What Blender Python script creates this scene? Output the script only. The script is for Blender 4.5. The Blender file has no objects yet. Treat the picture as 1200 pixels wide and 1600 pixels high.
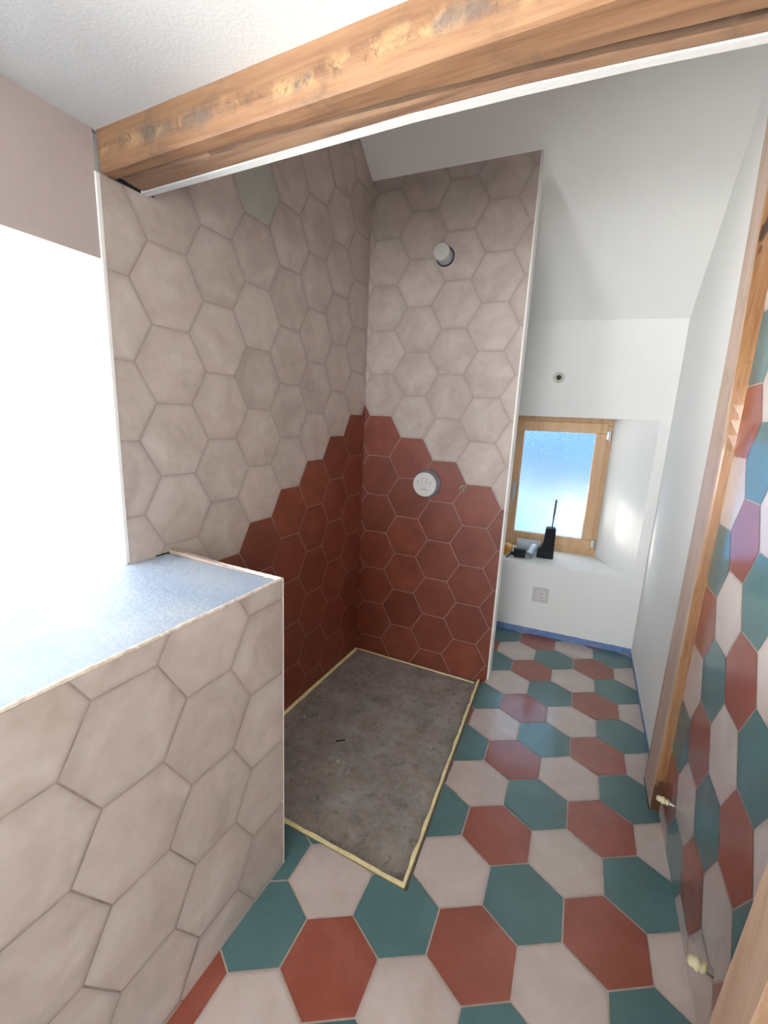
import bpy, bmesh, math, random
from mathutils import Vector, Matrix, noise
random.seed(7)
S = bpy.context.scene
COL = S.collection
PI = math.pi

# ------------------------------------------------------------------ camera
CAM = Vector((-0.52818, -0.88841, 1.25377))
cam = bpy.data.cameras.new('camera'); cam.sensor_fit = 'HORIZONTAL'; cam.sensor_width = 36
cam.lens = 684.955 / 1200 * 36; cam.clip_start = 0.02
co = bpy.data.objects.new('camera', cam); COL.objects.link(co)
yaw, pit, rol = 0.114031, -0.208011, 0.046220
fw = Vector((math.cos(pit)*math.sin(yaw), math.cos(pit)*math.cos(yaw), math.sin(pit)))
rt = Vector((math.cos(yaw), -math.sin(yaw), 0)); up = rt.cross(fw)
cr = rt*math.cos(rol) + up*math.sin(rol); cu = up*math.cos(rol) - rt*math.sin(rol)
M = Matrix((cr, cu, -fw)).transposed().to_4x4(); M.translation = CAM
co.matrix_world = M
S.camera = co

# ------------------------------------------------------------------ world: bright haze on the window side, added rear fill glow, blue sky elsewhere
EXPOSURE = 0.16
SKY_BLUE = (0.42, 0.68, 1.0); BLUE_STR = 3.5
SKY_WHITE = (1.0, 0.985, 0.95); HAZE_STR = 48.0
BACK_COL = (1.0, 0.95, 0.90); BACK_STR = 7.5
w = bpy.data.worlds.new('world'); S.world = w; w.use_nodes = True
nt = w.node_tree; nt.nodes.clear()
def N(nt, t, **k):
    n = nt.nodes.new(t)
    for a, b in k.items(): setattr(n, a, b)
    return n
def lobe(vec, dirv, power):
    d = N(nt, 'ShaderNodeVectorMath', operation='DOT_PRODUCT'); nt.links.new(vec, d.inputs[0]); d.inputs[1].default_value = dirv
    m = N(nt, 'ShaderNodeMath', operation='MAXIMUM'); nt.links.new(d.outputs['Value'], m.inputs[0]); m.inputs[1].default_value = 0
    p = N(nt, 'ShaderNodeMapRange', interpolation_type='SMOOTHSTEP'); nt.links.new(m.outputs[0], p.inputs[0])
    p.inputs[1].default_value = power[0]; p.inputs[2].default_value = power[1]
    return p.outputs[0]
tc = N(nt, 'ShaderNodeTexCoord')
out = N(nt, 'ShaderNodeOutputWorld')
def bg(color, strength, fac=None):
    b = N(nt, 'ShaderNodeBackground'); b.inputs[0].default_value = (*color, 1)
    if fac is None: b.inputs[1].default_value = strength
    else:
        m = N(nt, 'ShaderNodeMath', operation='MULTIPLY'); nt.links.new(fac, m.inputs[0]); m.inputs[1].default_value = strength
        nt.links.new(m.outputs[0], b.inputs[1])
    return b.outputs[0]
a1 = N(nt, 'ShaderNodeAddShader'); a2 = N(nt, 'ShaderNodeAddShader')
gen = tc.outputs['Generated']
nt.links.new(bg(SKY_BLUE, BLUE_STR), a1.inputs[0])
nt.links.new(bg(SKY_WHITE, HAZE_STR, lobe(gen, (-0.61, 0.08, -0.76), (.20, .95))), a1.inputs[1])
nt.links.new(a1.outputs[0], a2.inputs[0])
nt.links.new(bg(BACK_COL, BACK_STR, lobe(gen, (-0.46, -0.80, -0.35), (.1, .8))), a2.inputs[1])
nt.links.new(a2.outputs[0], out.inputs[0])

S.view_settings.view_transform = 'Standard'; S.view_settings.look = 'None'
S.view_settings.gamma = 1; S.view_settings.use_curve_mapping = False
S.view_settings.exposure = EXPOSURE

# ------------------------------------------------------------------ place frames (measured in metres, floor grid = x/y)
def dirv(a): return Vector((math.cos(a), math.sin(a), 0))
def outn(a): return Vector((-math.sin(a), math.cos(a), 0))
AL = 1.0140;  PL = Vector((-0.43524, 1.31646, 0)); ZL = 1.16941      # left wall
AB = -0.52333; PB = Vector((-0.31160, 1.34384, 0)); ZB = 1.17066     # shower back wall
AH = 1.0140;  PH = Vector((-0.86681, -0.19546, 0)); ZH = 0.70886     # ledge front
AR = 1.0349;  PR = Vector((0.280, -0.267, 0))                        # right wall
AW = -0.4972; PW = Vector((0.5068, 1.5906, 0))                       # window wall
dL, nL = dirv(AL), outn(AL)
dB, nB = dirv(AB), outn(AB)          # nB points away from the camera
dR, nR = dirv(AR), outn(AR)          # nR points into the room
dW, nW = dirv(AW), outn(AW)          # away from camera
LB_CORNER = Vector((-0.3888, 1.3895, 0))
Z = Vector((0, 0, 1))
CEIL = 1.849; LOFT = 2.62
BZ = 2.316                            # top of the tiled partition where it meets the slope
# slope plane
sA = Vector((-0.3966, 1.3929, BZ)); sB = Vector((0.2448, 1.0228, BZ)); sC = PW + dW*0.32 + Z*1.812
nS = (sB-sA).cross(sC-sA).normalized()
if nS.z < 0: nS = -nS
def slope_z(x, y): return sA.z - (nS.x*(x-sA.x) + nS.y*(y-sA.y))/nS.z
def isect(p, d, q, e):                # 2-D line intersection
    den = d.x*e.y - d.y*e.x; t = ((q.x-p.x)*e.y - (q.y-p.y)*e.x)/den
    return Vector((p.x+d.x*t, p.y+d.y*t, 0))

# ------------------------------------------------------------------ materials
def mat(name):
    m = bpy.data.materials.new(name); m.use_nodes = True
    nt = m.node_tree; b = nt.nodes['Principled BSDF']; return m, nt, b
def L(nt, a, b): nt.links.new(a, b)
def ramp(nt, fac, stops, interp='LINEAR'):
    r = N(nt, 'ShaderNodeValToRGB'); r.color_ramp.interpolation = interp
    e = r.color_ramp.elements
    while len(e) < len(stops): e.new(0.5)
    for k, (p, c) in enumerate(stops):
        e[k].position = p; e[k].color = (*c, 1) if len(c) == 3 else c
    L(nt, fac, r.inputs[0]); return r.outputs[0]
def noise_tex(nt, vec, scale, detail=4, rough=.55, dist=0.0):
    n = N(nt, 'ShaderNodeTexNoise'); n.inputs['Scale'].default_value = scale
    n.inputs['Detail'].default_value = detail; n.inputs['Roughness'].default_value = rough
    n.inputs['Distortion'].default_value = dist
    L(nt, vec, n.inputs['Vector']); return n.outputs[0]
def mth(nt, op, a, b=None, c=None):
    m = N(nt, 'ShaderNodeMath', operation=op)
    for i, v in enumerate((a, b, c)):
        if v is None: continue
        if isinstance(v, (int, float)): m.inputs[i].default_value = v
        else: L(nt, v, m.inputs[i])
    return m.outputs[0]
def mix(nt, fac, a, b, blend='MIX'):
    m = N(nt, 'ShaderNodeMix', data_type='RGBA', blend_type=blend)
    for s, v in ((0, fac), (6, a), (7, b)):
        if isinstance(v, (int, float)): m.inputs[s].default_value = v
        elif isinstance(v, tuple): m.inputs[s].default_value = (*v, 1)
        else: L(nt, v, m.inputs[s])
    return m.outputs[2]
def bump(nt, h, strength, dist=0.01, normal=None):
    b = N(nt, 'ShaderNodeBump'); b.inputs['Strength'].default_value = strength
    b.inputs['Distance'].default_value = dist; L(nt, h, b.inputs['Height'])
    if normal is not None: L(nt, normal, b.inputs['Normal'])
    return b.outputs[0]

def simple(name, col, rough=.5, metal=0.0, noise_amt=0.0, nscale=20, bmp=0.0, bscale=60, spec=.5):
    m, nt, b = mat(name)
    b.inputs['Roughness'].default_value = rough; b.inputs['Metallic'].default_value = metal
    b.inputs['Specular IOR Level'].default_value = spec
    t = N(nt, 'ShaderNodeTexCoord').outputs['Object']
    if noise_amt:
        f = noise_tex(nt, t, nscale)
        lo = tuple(c*(1-noise_amt) for c in col); hi = tuple(min(1, c*(1+noise_amt)) for c in col)
        L(nt, ramp(nt, f, [(.3, lo), (.7, hi)]), b.inputs['Base Color'])
    else: b.inputs['Base Color'].default_value = (*col, 1)
    if bmp: L(nt, bump(nt, noise_tex(nt, t, bscale), bmp, .004), b.inputs['Normal'])
    return m

def tile_mat(name, base, dark, light, rough=.42, wav=.25, edge=.0, coat=0.0, variation=.10):
    """handmade hexagon tile: tone drifts inside each tile, worn darker rim, wavy glaze"""
    base, dark, light = (tuple(x*.88 for x in c) for c in (base, dark, light))
    m, nt, b = mat(name)
    uv = N(nt, 'ShaderNodeUVMap', uv_map='tile').outputs[0]
    sp = N(nt, 'ShaderNodeSeparateXYZ'); L(nt, uv, sp.inputs[0])
    au = mth(nt, 'ABSOLUTE', sp.outputs[0]); av = mth(nt, 'ABSOLUTE', sp.outputs[1])
    hx = mth(nt, 'MAXIMUM', av, mth(nt, 'ADD', mth(nt, 'MULTIPLY', av, .5), mth(nt, 'MULTIPLY', au, .8660)))
    hx = mth(nt, 'DIVIDE', hx, .8660)                      # 0 centre .. 1 rim
    rnd = N(nt, 'ShaderNodeAttribute', attribute_name='rnd').outputs['Fac']
    tcn = N(nt, 'ShaderNodeTexCoord').outputs['Object']
    off = N(nt, 'ShaderNodeCombineXYZ'); 
    for i in range(3): L(nt, mth(nt, 'MULTIPLY', rnd, 37.0+i*13), off.inputs[i])
    va = N(nt, 'ShaderNodeVectorMath', operation='ADD'); L(nt, tcn, va.inputs[0]); L(nt, off.outputs[0], va.inputs[1])
    n1 = noise_tex(nt, va.outputs[0], 7, 4, .6, .6)
    n2 = noise_tex(nt, va.outputs[0], 30, 5, .65, .3)
    f = mth(nt, 'ADD', mth(nt, 'MULTIPLY', n1, .75), mth(nt, 'MULTIPLY', n2, .25))
    c = ramp(nt, f, [(.30, dark), (.5, base), (.70, light)])
    # rim wear, broken up by noise
    e = mth(nt, 'MULTIPLY', mth(nt, 'POWER', hx, 9.0), mth(nt, 'MULTIPLY', n1, 1.5))
    e = mth(nt, 'MINIMUM', mth(nt, 'MULTIPLY', e, edge), 1.0)
    c = mix(nt, e, c, tuple(x*.75 for x in dark))
    hsv = N(nt, 'ShaderNodeHueSaturation'); L(nt, c, hsv.inputs['Color'])
    L(nt, mth(nt, 'ADD', 1-variation/2, mth(nt, 'MULTIPLY', rnd, variation)), hsv.inputs['Value'])
    L(nt, hsv.outputs[0], b.inputs['Base Color'])
    rr = mth(nt, 'ADD', rough-.08, mth(nt, 'MULTIPLY', n2, .2)); L(nt, rr, b.inputs['Roughness'])
    b.inputs['Coat Weight'].default_value = coat; b.inputs['Coat Roughness'].default_value = .12
    nb = noise_tex(nt, va.outputs[0], 14, 2, .5)
    rim = ramp(nt, hx, [(.93, (1, 1, 1)), (1.0, (0, 0, 0))])
    bn = bump(nt, nb, wav, .012)
    L(nt, bump(nt, rim, .25, .0025, bn), b.inputs['Normal'])
    return m

M_PALE = tile_mat('pale_pink_tile', (.52, .435, .385), (.42, .34, .295), (.63, .55, .50), .55, .20, .48)
M_RED  = tile_mat('terracotta_tile', (.205, .046, .023), (.16, .034, .016), (.265, .070, .038), .45, .15, .1, 0.1, .2)
M_GREENISH = tile_mat('pale_green_tile', (.47, .47, .41), (.42, .41, .36), (.53, .53, .47), .5, .1, .3)
M_FPALE = tile_mat('floor_pale_tile', (.62, .525, .48), (.53, .435, .39), (.70, .61, .57), .36, .08, .3, .45)
M_FRED = tile_mat('floor_red_tile', (.31, .080, .050), (.27, .064, .036), (.38, .115, .078), .34, .08, .1, .5)
M_FTEAL = tile_mat('floor_teal_tile', (.082, .185, .190), (.070, .16, .165), (.105, .225, .235), .34, .08, .1, .5)
M_GROUT = simple('wall_grout', (.355, .275, .23), .9, 0, .15, 40)
M_FGROUT = simple('floor_grout', (.50, .42, .37), .9, 0, .15, 40)
M_PLASTER = simple('white_plaster', (.87, .87, .84), .85, 0, .02, 3, .12, 90)
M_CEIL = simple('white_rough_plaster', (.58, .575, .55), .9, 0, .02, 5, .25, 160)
M_PINK = simple('pink_beige_plaster', (.41, .34, .318), .85, 0, .04, 4, .15, 60)
M_TRIM = simple('white_edge_profile', (.82, .81, .76), .45)
M_DARK = simple('dark_gap', (.02, .018, .016), .9)

def membrane_mat():
    m, nt, b = mat('pale_blue_membrane')
    t = N(nt, 'ShaderNodeTexCoord').outputs['Object']
    f = noise_tex(nt, t, 5, 5, .6, .4); g = noise_tex(nt, t, 60, 3, .7)
    c = ramp(nt, f, [(.32, (.26, .315, .41)), (.5, (.31, .36, .435)), (.68, (.37, .405, .44))])
    spots = ramp(nt, noise_tex(nt, t, 60, 0, .5), [(.0, (1, 1, 1)), (.14, (1, 1, 1)), (.16, (0, 0, 0))])
    c = mix(nt, spots, c, (.16, .17, .2))
    L(nt, c, b.inputs['Base Color']); b.inputs['Roughness'].default_value = .55
    L(nt, bump(nt, mth(nt, 'ADD', mth(nt, 'MULTIPLY', g, .5), f), .5, .006), b.inputs['Normal'])
    return m
M_MEMB = membrane_mat()
M_TAPE = simple('blue_sealing_tape', (.16, .25, .50), .6, 0, .2, 30)

def screed_mat():
    m, nt, b = mat('grey_screed')
    t = N(nt, 'ShaderNodeTexCoord').outputs['Object']
    f = noise_tex(nt, t, 9, 9, .78, .2); g = noise_tex(nt, t, 30, 7, .75, .4); h = noise_tex(nt, t, 70, 3, .6)
    c = ramp(nt, f, [(.34, (.19, .165, .145)), (.52, (.29, .26, .235)), (.68, (.38, .35, .325))])
    c = mix(nt, ramp(nt, g, [(.54, (0, 0, 0)), (.68, (.75, .75, .75))]), c, (.10, .082, .07))
    c = mix(nt, ramp(nt, h, [(.68, (0, 0, 0)), (.74, (.5, .5, .5))]), c, (.33, .31, .29))
    L(nt, c, b.inputs['Base Color']); b.inputs['Roughness'].default_value = .85
    L(nt, bump(nt, mth(nt, 'ADD', g, mth(nt, 'MULTIPLY', h, .4)), .5, .004), b.inputs['Normal'])
    return m
M_SCREED = screed_mat()
M_FOAM = simple('yellow_foam', (.88, .78, .43), .85, 0, .12, 50, .5, 120)

def wood_mat(name, light, mid, dark, axis='X', grime=.0, band=None, knots=(), scale=1.0, rough=.6):
    m, nt, b = mat(name)
    t = N(nt, 'ShaderNodeTexCoord').outputs['Object']
    mp = N(nt, 'ShaderNodeMapping'); L(nt, t, mp.inputs[0])
    sc = {'X': (1.2, 16, 16), 'Z': (16, 16, 1.2)}[axis]
    mp.inputs['Scale'].default_value = tuple(x*scale for x in sc)
    f = noise_tex(nt, mp.outputs[0], 2.0, 6, .6, .8); g = noise_tex(nt, mp.outputs[0], 9, 4, .6, .2)
    v = mth(nt, 'ADD', mth(nt, 'MULTIPLY', f, .7), mth(nt, 'MULTIPLY', g, .3))
    c = ramp(nt, v, [(.32, dark), (.46, mid), (.62, light)])
    if grime:
        q = noise_tex(nt, t, 9, 6, .7, 1.0)
        c = mix(nt, ramp(nt, q, [(.56, (0, 0, 0)), (.72, (grime,)*3)]), c, (.13, .085, .05))
    h = v
    if band is not None:                         # rough worm-eaten band running along the timber
        sp = N(nt, 'ShaderNodeSeparateXYZ'); L(nt, t, sp.inputs[0])
        wob = mth(nt, 'MULTIPLY', mth(nt, 'SUBTRACT', noise_tex(nt, t, 3.0, 2), .5), .05)
        zz = mth(nt, 'ADD', sp.outputs[2], wob)
        dz = mth(nt, 'ABSOLUTE', mth(nt, 'SUBTRACT', zz, band[0]))
        near = ramp(nt, mth(nt, 'DIVIDE', dz, band[1]), [(.2, (1, 1, 1)), (1.0, (0, 0, 0))])
        mp2 = N(nt, 'ShaderNodeMapping'); L(nt, t, mp2.inputs[0]); mp2.inputs['Scale'].default_value = (1.0, 1.6, .8)
        s1 = noise_tex(nt, mp2.outputs[0], 46, 5, .75, 1.2)
        c = mix(nt, mth(nt, 'MULTIPLY', near, ramp(nt, noise_tex(nt, t, 16, 4, .7), [(.48, (0, 0, 0)), (.60, (.7, .7, .7))])), c, (.46, .29, .13))
        c = mix(nt, mth(nt, 'MULTIPLY', near, ramp(nt, s1, [(.52, (0, 0, 0)), (.62, (.9, .9, .9))])), c, (.13, .075, .04))
        s2 = noise_tex(nt, mp2.outputs[0], 10, 4, .7, .6)
        c = mix(nt, mth(nt, 'MULTIPLY', near, ramp(nt, s2, [(.53, (0, 0, 0)), (.62, (.75, .75, .75))])), c, (.12, .095, .08))
        h = mth(nt, 'ADD', v, mth(nt, 'MULTIPLY', mth(nt, 'MULTIPLY', near, s1), 2.0))
    for (kx, ky, kz, r, col) in knots:
        d = N(nt, 'ShaderNodeVectorMath', operation='SUBTRACT'); L(nt, t, d.inputs[0]); d.inputs[1].default_value = (kx, ky, kz)
        s_ = N(nt, 'ShaderNodeVectorMath', operation='MULTIPLY'); L(nt, d.outputs[0], s_.inputs[0]); s_.inputs[1].default_value = (1, 1, .55) if axis == 'Z' else (.55, 1, 1)
        ln = N(nt, 'ShaderNodeVectorMath', operation='LENGTH'); L(nt, s_.outputs[0], ln.inputs[0])
        dd = mth(nt, 'ADD', mth(nt, 'DIVIDE', ln.outputs['Value'], r), mth(nt, 'MULTIPLY', mth(nt, 'SUBTRACT', noise_tex(nt, t, 45, 3), .5), 1.4))
        c = mix(nt, ramp(nt, dd, [(.55, (.9, .9, .9)), (1.0, (0, 0, 0))]), c, col)
    L(nt, c, b.inputs['Base Color']); b.inputs['Roughness'].default_value = rough
    L(nt, bump(nt, h, .35, .004), b.inputs['Normal'])
    return m

# ------------------------------------------------------------------ object helpers
def link(name, bm, mats, parent=None, smooth=False):
    me = bpy.data.meshes.new(name)
    bmesh.ops.recalc_face_normals(bm, faces=bm.faces)
    bm.to_mesh(me); bm.free()
    for m in (mats if isinstance(mats, (list, tuple)) else [mats]): me.materials.append(m)
    if smooth:
        for p in me.polygons: p.use_smooth = True
    o = bpy.data.objects.new(name, me); COL.objects.link(o)
    if parent is not None: o.parent = parent
    return o
def struct(o, label=None):
    o['kind'] = 'structure'
    if label: o['label'] = label
    return o
def tag(o, label, cat, group=None, kind=None):
    o['label'] = label; o['category'] = cat
    if group: o['group'] = group
    if kind: o['kind'] = kind
    return o
def empty(name, loc, rotz=0.0):
    e = bpy.data.objects.new(name, None); e.empty_display_size = .05; COL.objects.link(e)
    e.location = loc; e.rotation_euler = (0, 0, rotz); return e
def prism(bm, pts, ext, mi=0):
    """closed prism from a 3-D outline pushed by ext"""
    a = [bm.verts.new(p) for p in pts]; b = [bm.verts.new(Vector(p)+ext) for p in pts]
    n = len(pts); fs = [bm.faces.new(a), bm.faces.new(b[::-1])]
    for i in range(n): fs.append(bm.faces.new((a[i], b[i], b[(i+1) % n], a[(i+1) % n])))
    for f in fs: f.material_index = mi
    return fs
def box(bm, o, ex, ey, ez, mi=0):
    o = Vector(o); return prism(bm, [o, o+ex, o+ex+ey, o+ey], ez, mi)
def cyl(bm, p, q, r, r2=None, n=24, mi=0, caps=True):
    p, q = Vector(p), Vector(q); ax = (q-p).normalized()
    u = ax.orthogonal().normalized(); v = ax.cross(u); r2 = r if r2 is None else r2
    A = [bm.verts.new(p+(u*math.cos(t)+v*math.sin(t))*r) for t in [2*PI*i/n for i in range(n)]]
    B = [bm.verts.new(q+(u*math.cos(t)+v*math.sin(t))*r2) for t in [2*PI*i/n for i in range(n)]]
    fs = [bm.faces.new((A[i], A[(i+1) % n], B[(i+1) % n], B[i])) for i in range(n)]
    if caps: fs += [bm.faces.new(A[::-1]), bm.faces.new(B)]
    for f in fs: f.material_index = mi
    return fs
def lathe(bm, p, ax, prof, n=32, mi=0, cap0=True, cap1=True):
    """prof: list of (distance along axis, radius)"""
    p = Vector(p); ax = Vector(ax).normalized(); u = ax.orthogonal().normalized(); v = ax.cross(u)
    rings = [[bm.verts.new(p+ax*h+(u*math.cos(2*PI*i/n)+v*math.sin(2*PI*i/n))*r) for i in range(n)] for h, r in prof]
    fs = []
    for a, b in zip(rings, rings[1:]):
        for i in range(n): fs.append(bm.faces.new((a[i], a[(i+1) % n], b[(i+1) % n], b[i])))
    if cap0: fs.append(bm.faces.new(rings[0][::-1]))
    if cap1: fs.append(bm.faces.new(rings[-1]))
    for f in fs: f.material_index = mi
    return fs
def bevel(o, w, seg=2, angle=.6):
    m = o.modifiers.new('bevel', 'BEVEL'); m.width = w; m.segments = seg; m.limit_method = 'ANGLE'; m.angle_limit = angle
    return o

# convex clipping in 2-D
def clip(poly, hp):
    for (ax, ay, d) in hp:               # keep ax*x+ay*y <= d
        outp = []
        for i in range(len(poly)):
            p, q = poly[i], poly[(i+1) % len(poly)]
            fp, fq = ax*p[0]+ay*p[1]-d, ax*q[0]+ay*q[1]-d
            if fp <= 0: outp.append(p)
            if (fp < 0 < fq) or (fq < 0 < fp):
                t = fp/(fp-fq); outp.append((p[0]+(q[0]-p[0])*t, p[1]+(q[1]-p[1])*t))
        poly = outp
        if len(poly) < 3: return []
    return poly
def halfplanes(poly):
    ar = sum(poly[i][0]*poly[(i+1) % len(poly)][1]-poly[(i+1) % len(poly)][0]*poly[i][1] for i in range(len(poly)))
    if ar < 0: poly = poly[::-1]
    hp = []
    for i in range(len(poly)):
        p, q = poly[i], poly[(i+1) % len(poly)]
        ax, ay = (q[1]-p[1]), -(q[0]-p[0]); l = math.hypot(ax, ay)
        if l > 1e-9: hp.append((ax/l, ay/l, (ax*p[0]+ay*p[1])/l))
    return hp
TS = 0.115
def tiled(bm, origin, U, V, Nn, regions, pick, scale=1.0, gap=.0022, thick=.012, lift=.0012, seed=1, minar=2e-5):
    """regions: convex polygons in metres (u,v) from origin. slot 0 = grout, others via pick(c,r)."""
    uvl = bm.loops.layers.uv.get('tile') or bm.loops.layers.uv.new('tile')
    rl = bm.faces.layers.float.get('rnd') or bm.faces.layers.float.new('rnd')
    s = TS*scale; H = s*math.sqrt(3)
    for reg in regions:
        hp = halfplanes(reg)
        us = [p[0] for p in reg]; vs = [p[1] for p in reg]
        for f in prism(bm, [origin+U*p[0]+V*p[1] for p in reg], -Nn*thick, 0): pass
        for c in range(int(min(us)/(1.5*s))-2, int(max(us)/(1.5*s))+3):
            for r in range(int(min(vs)/H)-2, int(max(vs)/H)+3):
                cx, cy = 1.5*c*s, (r+.5*(c % 2))*H
                R = s-gap/.866
                hexa = [(cx+R*math.cos(PI/3*k), cy+R*math.sin(PI/3*k)) for k in range(6)]
                pl = clip(hexa, hp)
                if len(pl) < 3: continue
                ar = abs(sum(pl[i][0]*pl[(i+1) % len(pl)][1]-pl[(i+1) % len(pl)][0]*pl[i][1] for i in range(len(pl))))/2
                if ar < minar: continue
                rr = random.Random(c*7919+r*104729+seed*31); x = rr.random()
                vv = [bm.verts.new(origin+U*p[0]+V*p[1]+Nn*lift) for p in pl]
                try: f = bm.faces.new(vv)
                except ValueError: continue
                f[rl] = x; f.material_index = pick(c, r)
                for lp, p in zip(f.loops, pl): lp[uvl].uv = ((p[0]-cx)/s, (p[1]-cy)/s)
def tiled_obj(name, *a, mats, **k):
    bm = bmesh.new(); tiled(bm, *a, **k)
    me = bpy.data.meshes.new(name); bm.to_mesh(me); bm.free()
    for m in mats: me.materials.append(m)
    o = bpy.data.objects.new(name, me); COL.objects.link(o); return o

# ================================================================== FLOOR
tray = [Vector((-0.985, 0.486, 0)), Vector((-0.316, 0.0536, 0)), Vector((0.219, 1.030, 0)), Vector((-0.3888, 1.395, 0))]
# floor region pieces: everything on the far side of each tray edge in turn
big = [(-3.6, -4.2), (2.2, -4.2), (2.2, 2.6), (-3.6, 2.6)]
def side(p, q, keep_right):           # half-plane to the right of p->q
    ax, ay = q.y-p.y, -(q.x-p.x); l = math.hypot(ax, ay); ax, ay = ax/l, ay/l
    d = ax*p.x+ay*p.y
    return (-ax, -ay, -d) if keep_right else (ax, ay, d)
e1 = (tray[0], tray[1]); e2 = (tray[1], tray[2])
near_piece = clip(big, [side(*e1, True)])
right_piece = clip(clip(big, [side(*e1, False)]), [side(*e2, True)])
OFFE = .0075
def shift(e, d):
    n_ = Vector((e[1].y-e[0].y, -(e[1].x-e[0].x), 0)).normalized()*d
    return (e[0]+n_, e[1]+n_)
e1s, e2s = shift(e1, .0025), shift(e2, OFFE)
near_piece = clip(big, [side(*e1s, True)])
right_piece = clip(clip(big, [side(*e1s, False)]), [side(*e2s, True)])
bq = PB+nB*.09
back_piece = clip(clip(big, [side(*e2s, False)]), [side(bq, bq-dB, True)])
def fpick(c, r):
    if (c, r) == (-4, 1): return 3
    k = r % 3
    return (({0: 3, 1: 2, 2: 1}) if c % 2 == 0 else ({0: 1, 1: 3, 2: 2}))[k]
fl = tiled_obj('floor', Vector((0, 0, 0)), Vector((1, 0, 0)), Vector((0, 1, 0)), Z, [near_piece, right_piece, back_piece], fpick,
               mats=[M_FGROUT, M_FPALE, M_FRED, M_FTEAL], gap=.0020, thick=.10, lift=.0015, minar=2.5e-4)
struct(fl, 'floor of large pale, terracotta and teal hexagon tiles')
# screed basin of the future shower tray
bm = bmesh.new()
cen = sum(tray, Vector())/4
box_pts = [tray[0]+Vector((-.08, 0, 0)), tray[1], tray[2], tray[3]+Vector((-.05, .05, 0))]
nx = 40
prism(bm, [p+Z*(-.024) for p in [tray[0]+nL*.05-dL*.012, tray[1]-dL*.012-nL*.02, tray[2]-nL*.02+nB*.03, tray[3]+nB*.03+nL*.05]], Z*-.09)
struct(link('floor_shower', bm, M_SCREED), 'bare grey mottled screed in the shower area')

# ================================================================== WALLS
OUT = 0.25
# shower back wall (partition): tiled face, thickness behind it, plaster on back and end
uB0 = (LB_CORNER-PB).dot(dB); uB1 = (Vector((0.2535, 1.0175, 0))-PB).dot(dB)
def bpick(c, r):
    v = r+.5*(c % 2)
    return 2 if v <= (.5 if c < 0 else -c*.5)+1e-6 else 1
zB = ZB
regB = [[(uB0-.03, -.035-zB), (uB1-.007, -.035-zB), (uB1-.007, BZ+.01-zB), (uB0-.03, BZ+.01-zB)]]
o = tiled_obj('wall_back', PB+Z*zB, dB, Z, -nB, regB, bpick, mats=[M_GROUT, M_PALE, M_RED], gap=.0013, thick=.014, seed=3)
struct(o, 'hexagon tiled end wall of the shower, pale above and terracotta below')
bm = bmesh.new()
box(bm, PB+dB*(uB0-.3)+nB*.0142-Z*.05, dB*(uB1-uB0+.3-.001), nB*.085, Z*(2.5))
struct(link('wall_partition', bm, M_PLASTER), 'white plastered core and end of the shower partition')
bm = bmesh.new()       # edge profile on its free corner
box(bm, PB+dB*(uB1-.007)-nB*.002+Z*(-.01), dB*.0085, nB*.018, Z*(BZ+.012))
bevel(struct(link('trim_1', bm, M_TRIM), 'white edge profile on the free corner of the shower partition'), .0015)

# left tiled wall
uL0 = (Vector((-1.0755, .2880, 0))-PL).dot(dL); uL1 = (LB_CORNER-PL).dot(dL)
def lpick(c, r):
    v = r+.5*(c % 2)
    if c == -4 and r == 4: return 3
    return 2 if v <= (.5 if c > 0 else c*.5)+1e-6 else 1
def Lp(u): return PL+dL*u
zs0 = slope_z(Lp(uL0+.12).x, Lp(uL0+.12).y); zs1 = slope_z(Lp(uL1).x, Lp(uL1).y)
uk = uL1-(LOFT-zs1)/((zs0-zs1)/(uL1-uL0-.12))
regL = [[(uL0+.006, -.035-ZL), (uL0+.145, -.035-ZL), (uL0+.145, 1.772-ZL), (uL0+.006, 1.766-ZL)],
        [(uL0+.145, -.035-ZL), (uL1+.02, -.035-ZL), (uL1+.02, zs1+.01-ZL), (uk, LOFT-ZL), (uL0+.145, LOFT-ZL)]]
o = tiled_obj('wall_left', PL+Z*ZL, dL, Z, -nL, regL, lpick, mats=[M_GROUT, M_PALE, M_RED, M_GREENISH], gap=.0014, thick=.014, seed=5)
struct(o, 'hexagon tiled long wall of the shower, pale above and stepped terracotta below')
bm = bmesh.new()
box(bm, Lp(uL0-.002)-nL*.0022+Z*.850, dL*.0105, nL*.016, Z*.916)
bevel(struct(link('trim_2', bm, M_TRIM), 'white edge profile where shower tiles meet the window reveal'), .0015)
# solid wall behind the tiles and the window wall towards the camera (pink plaster)
WZ0, WZ1, WLEN = .80, 1.587, 1.15
def Lbox(bm, u0, u1, z0, z1, t=OUT, off=.0143, mi=0):
    box(bm, Lp(u0)+nL*off+Z*z0, dL*(u1-u0), nL*t, Z*(z1-z0), mi)
bm = bmesh.new()
Lbox(bm, uL0+.001, uL1+1.1, -.14, LOFT+.1, OUT+.05)
struct(link('wall_left_core', bm, M_PLASTER), 'plastered masonry behind the shower tiles')
bm = bmesh.new()
Lbox(bm, uL0-WLEN, uL0, -.14, WZ0, OUT+.05, .002); Lbox(bm, uL0-WLEN, uL0+.0008, WZ1, LOFT+.1, OUT+.05, .002)
Lbox(bm, uL0-3.2, uL0-WLEN, -.14, LOFT+.1, OUT+.05, .002)
struct(link('wall_left_window', bm, M_PINK), 'pinkish beige wall above the big bright window')

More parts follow.
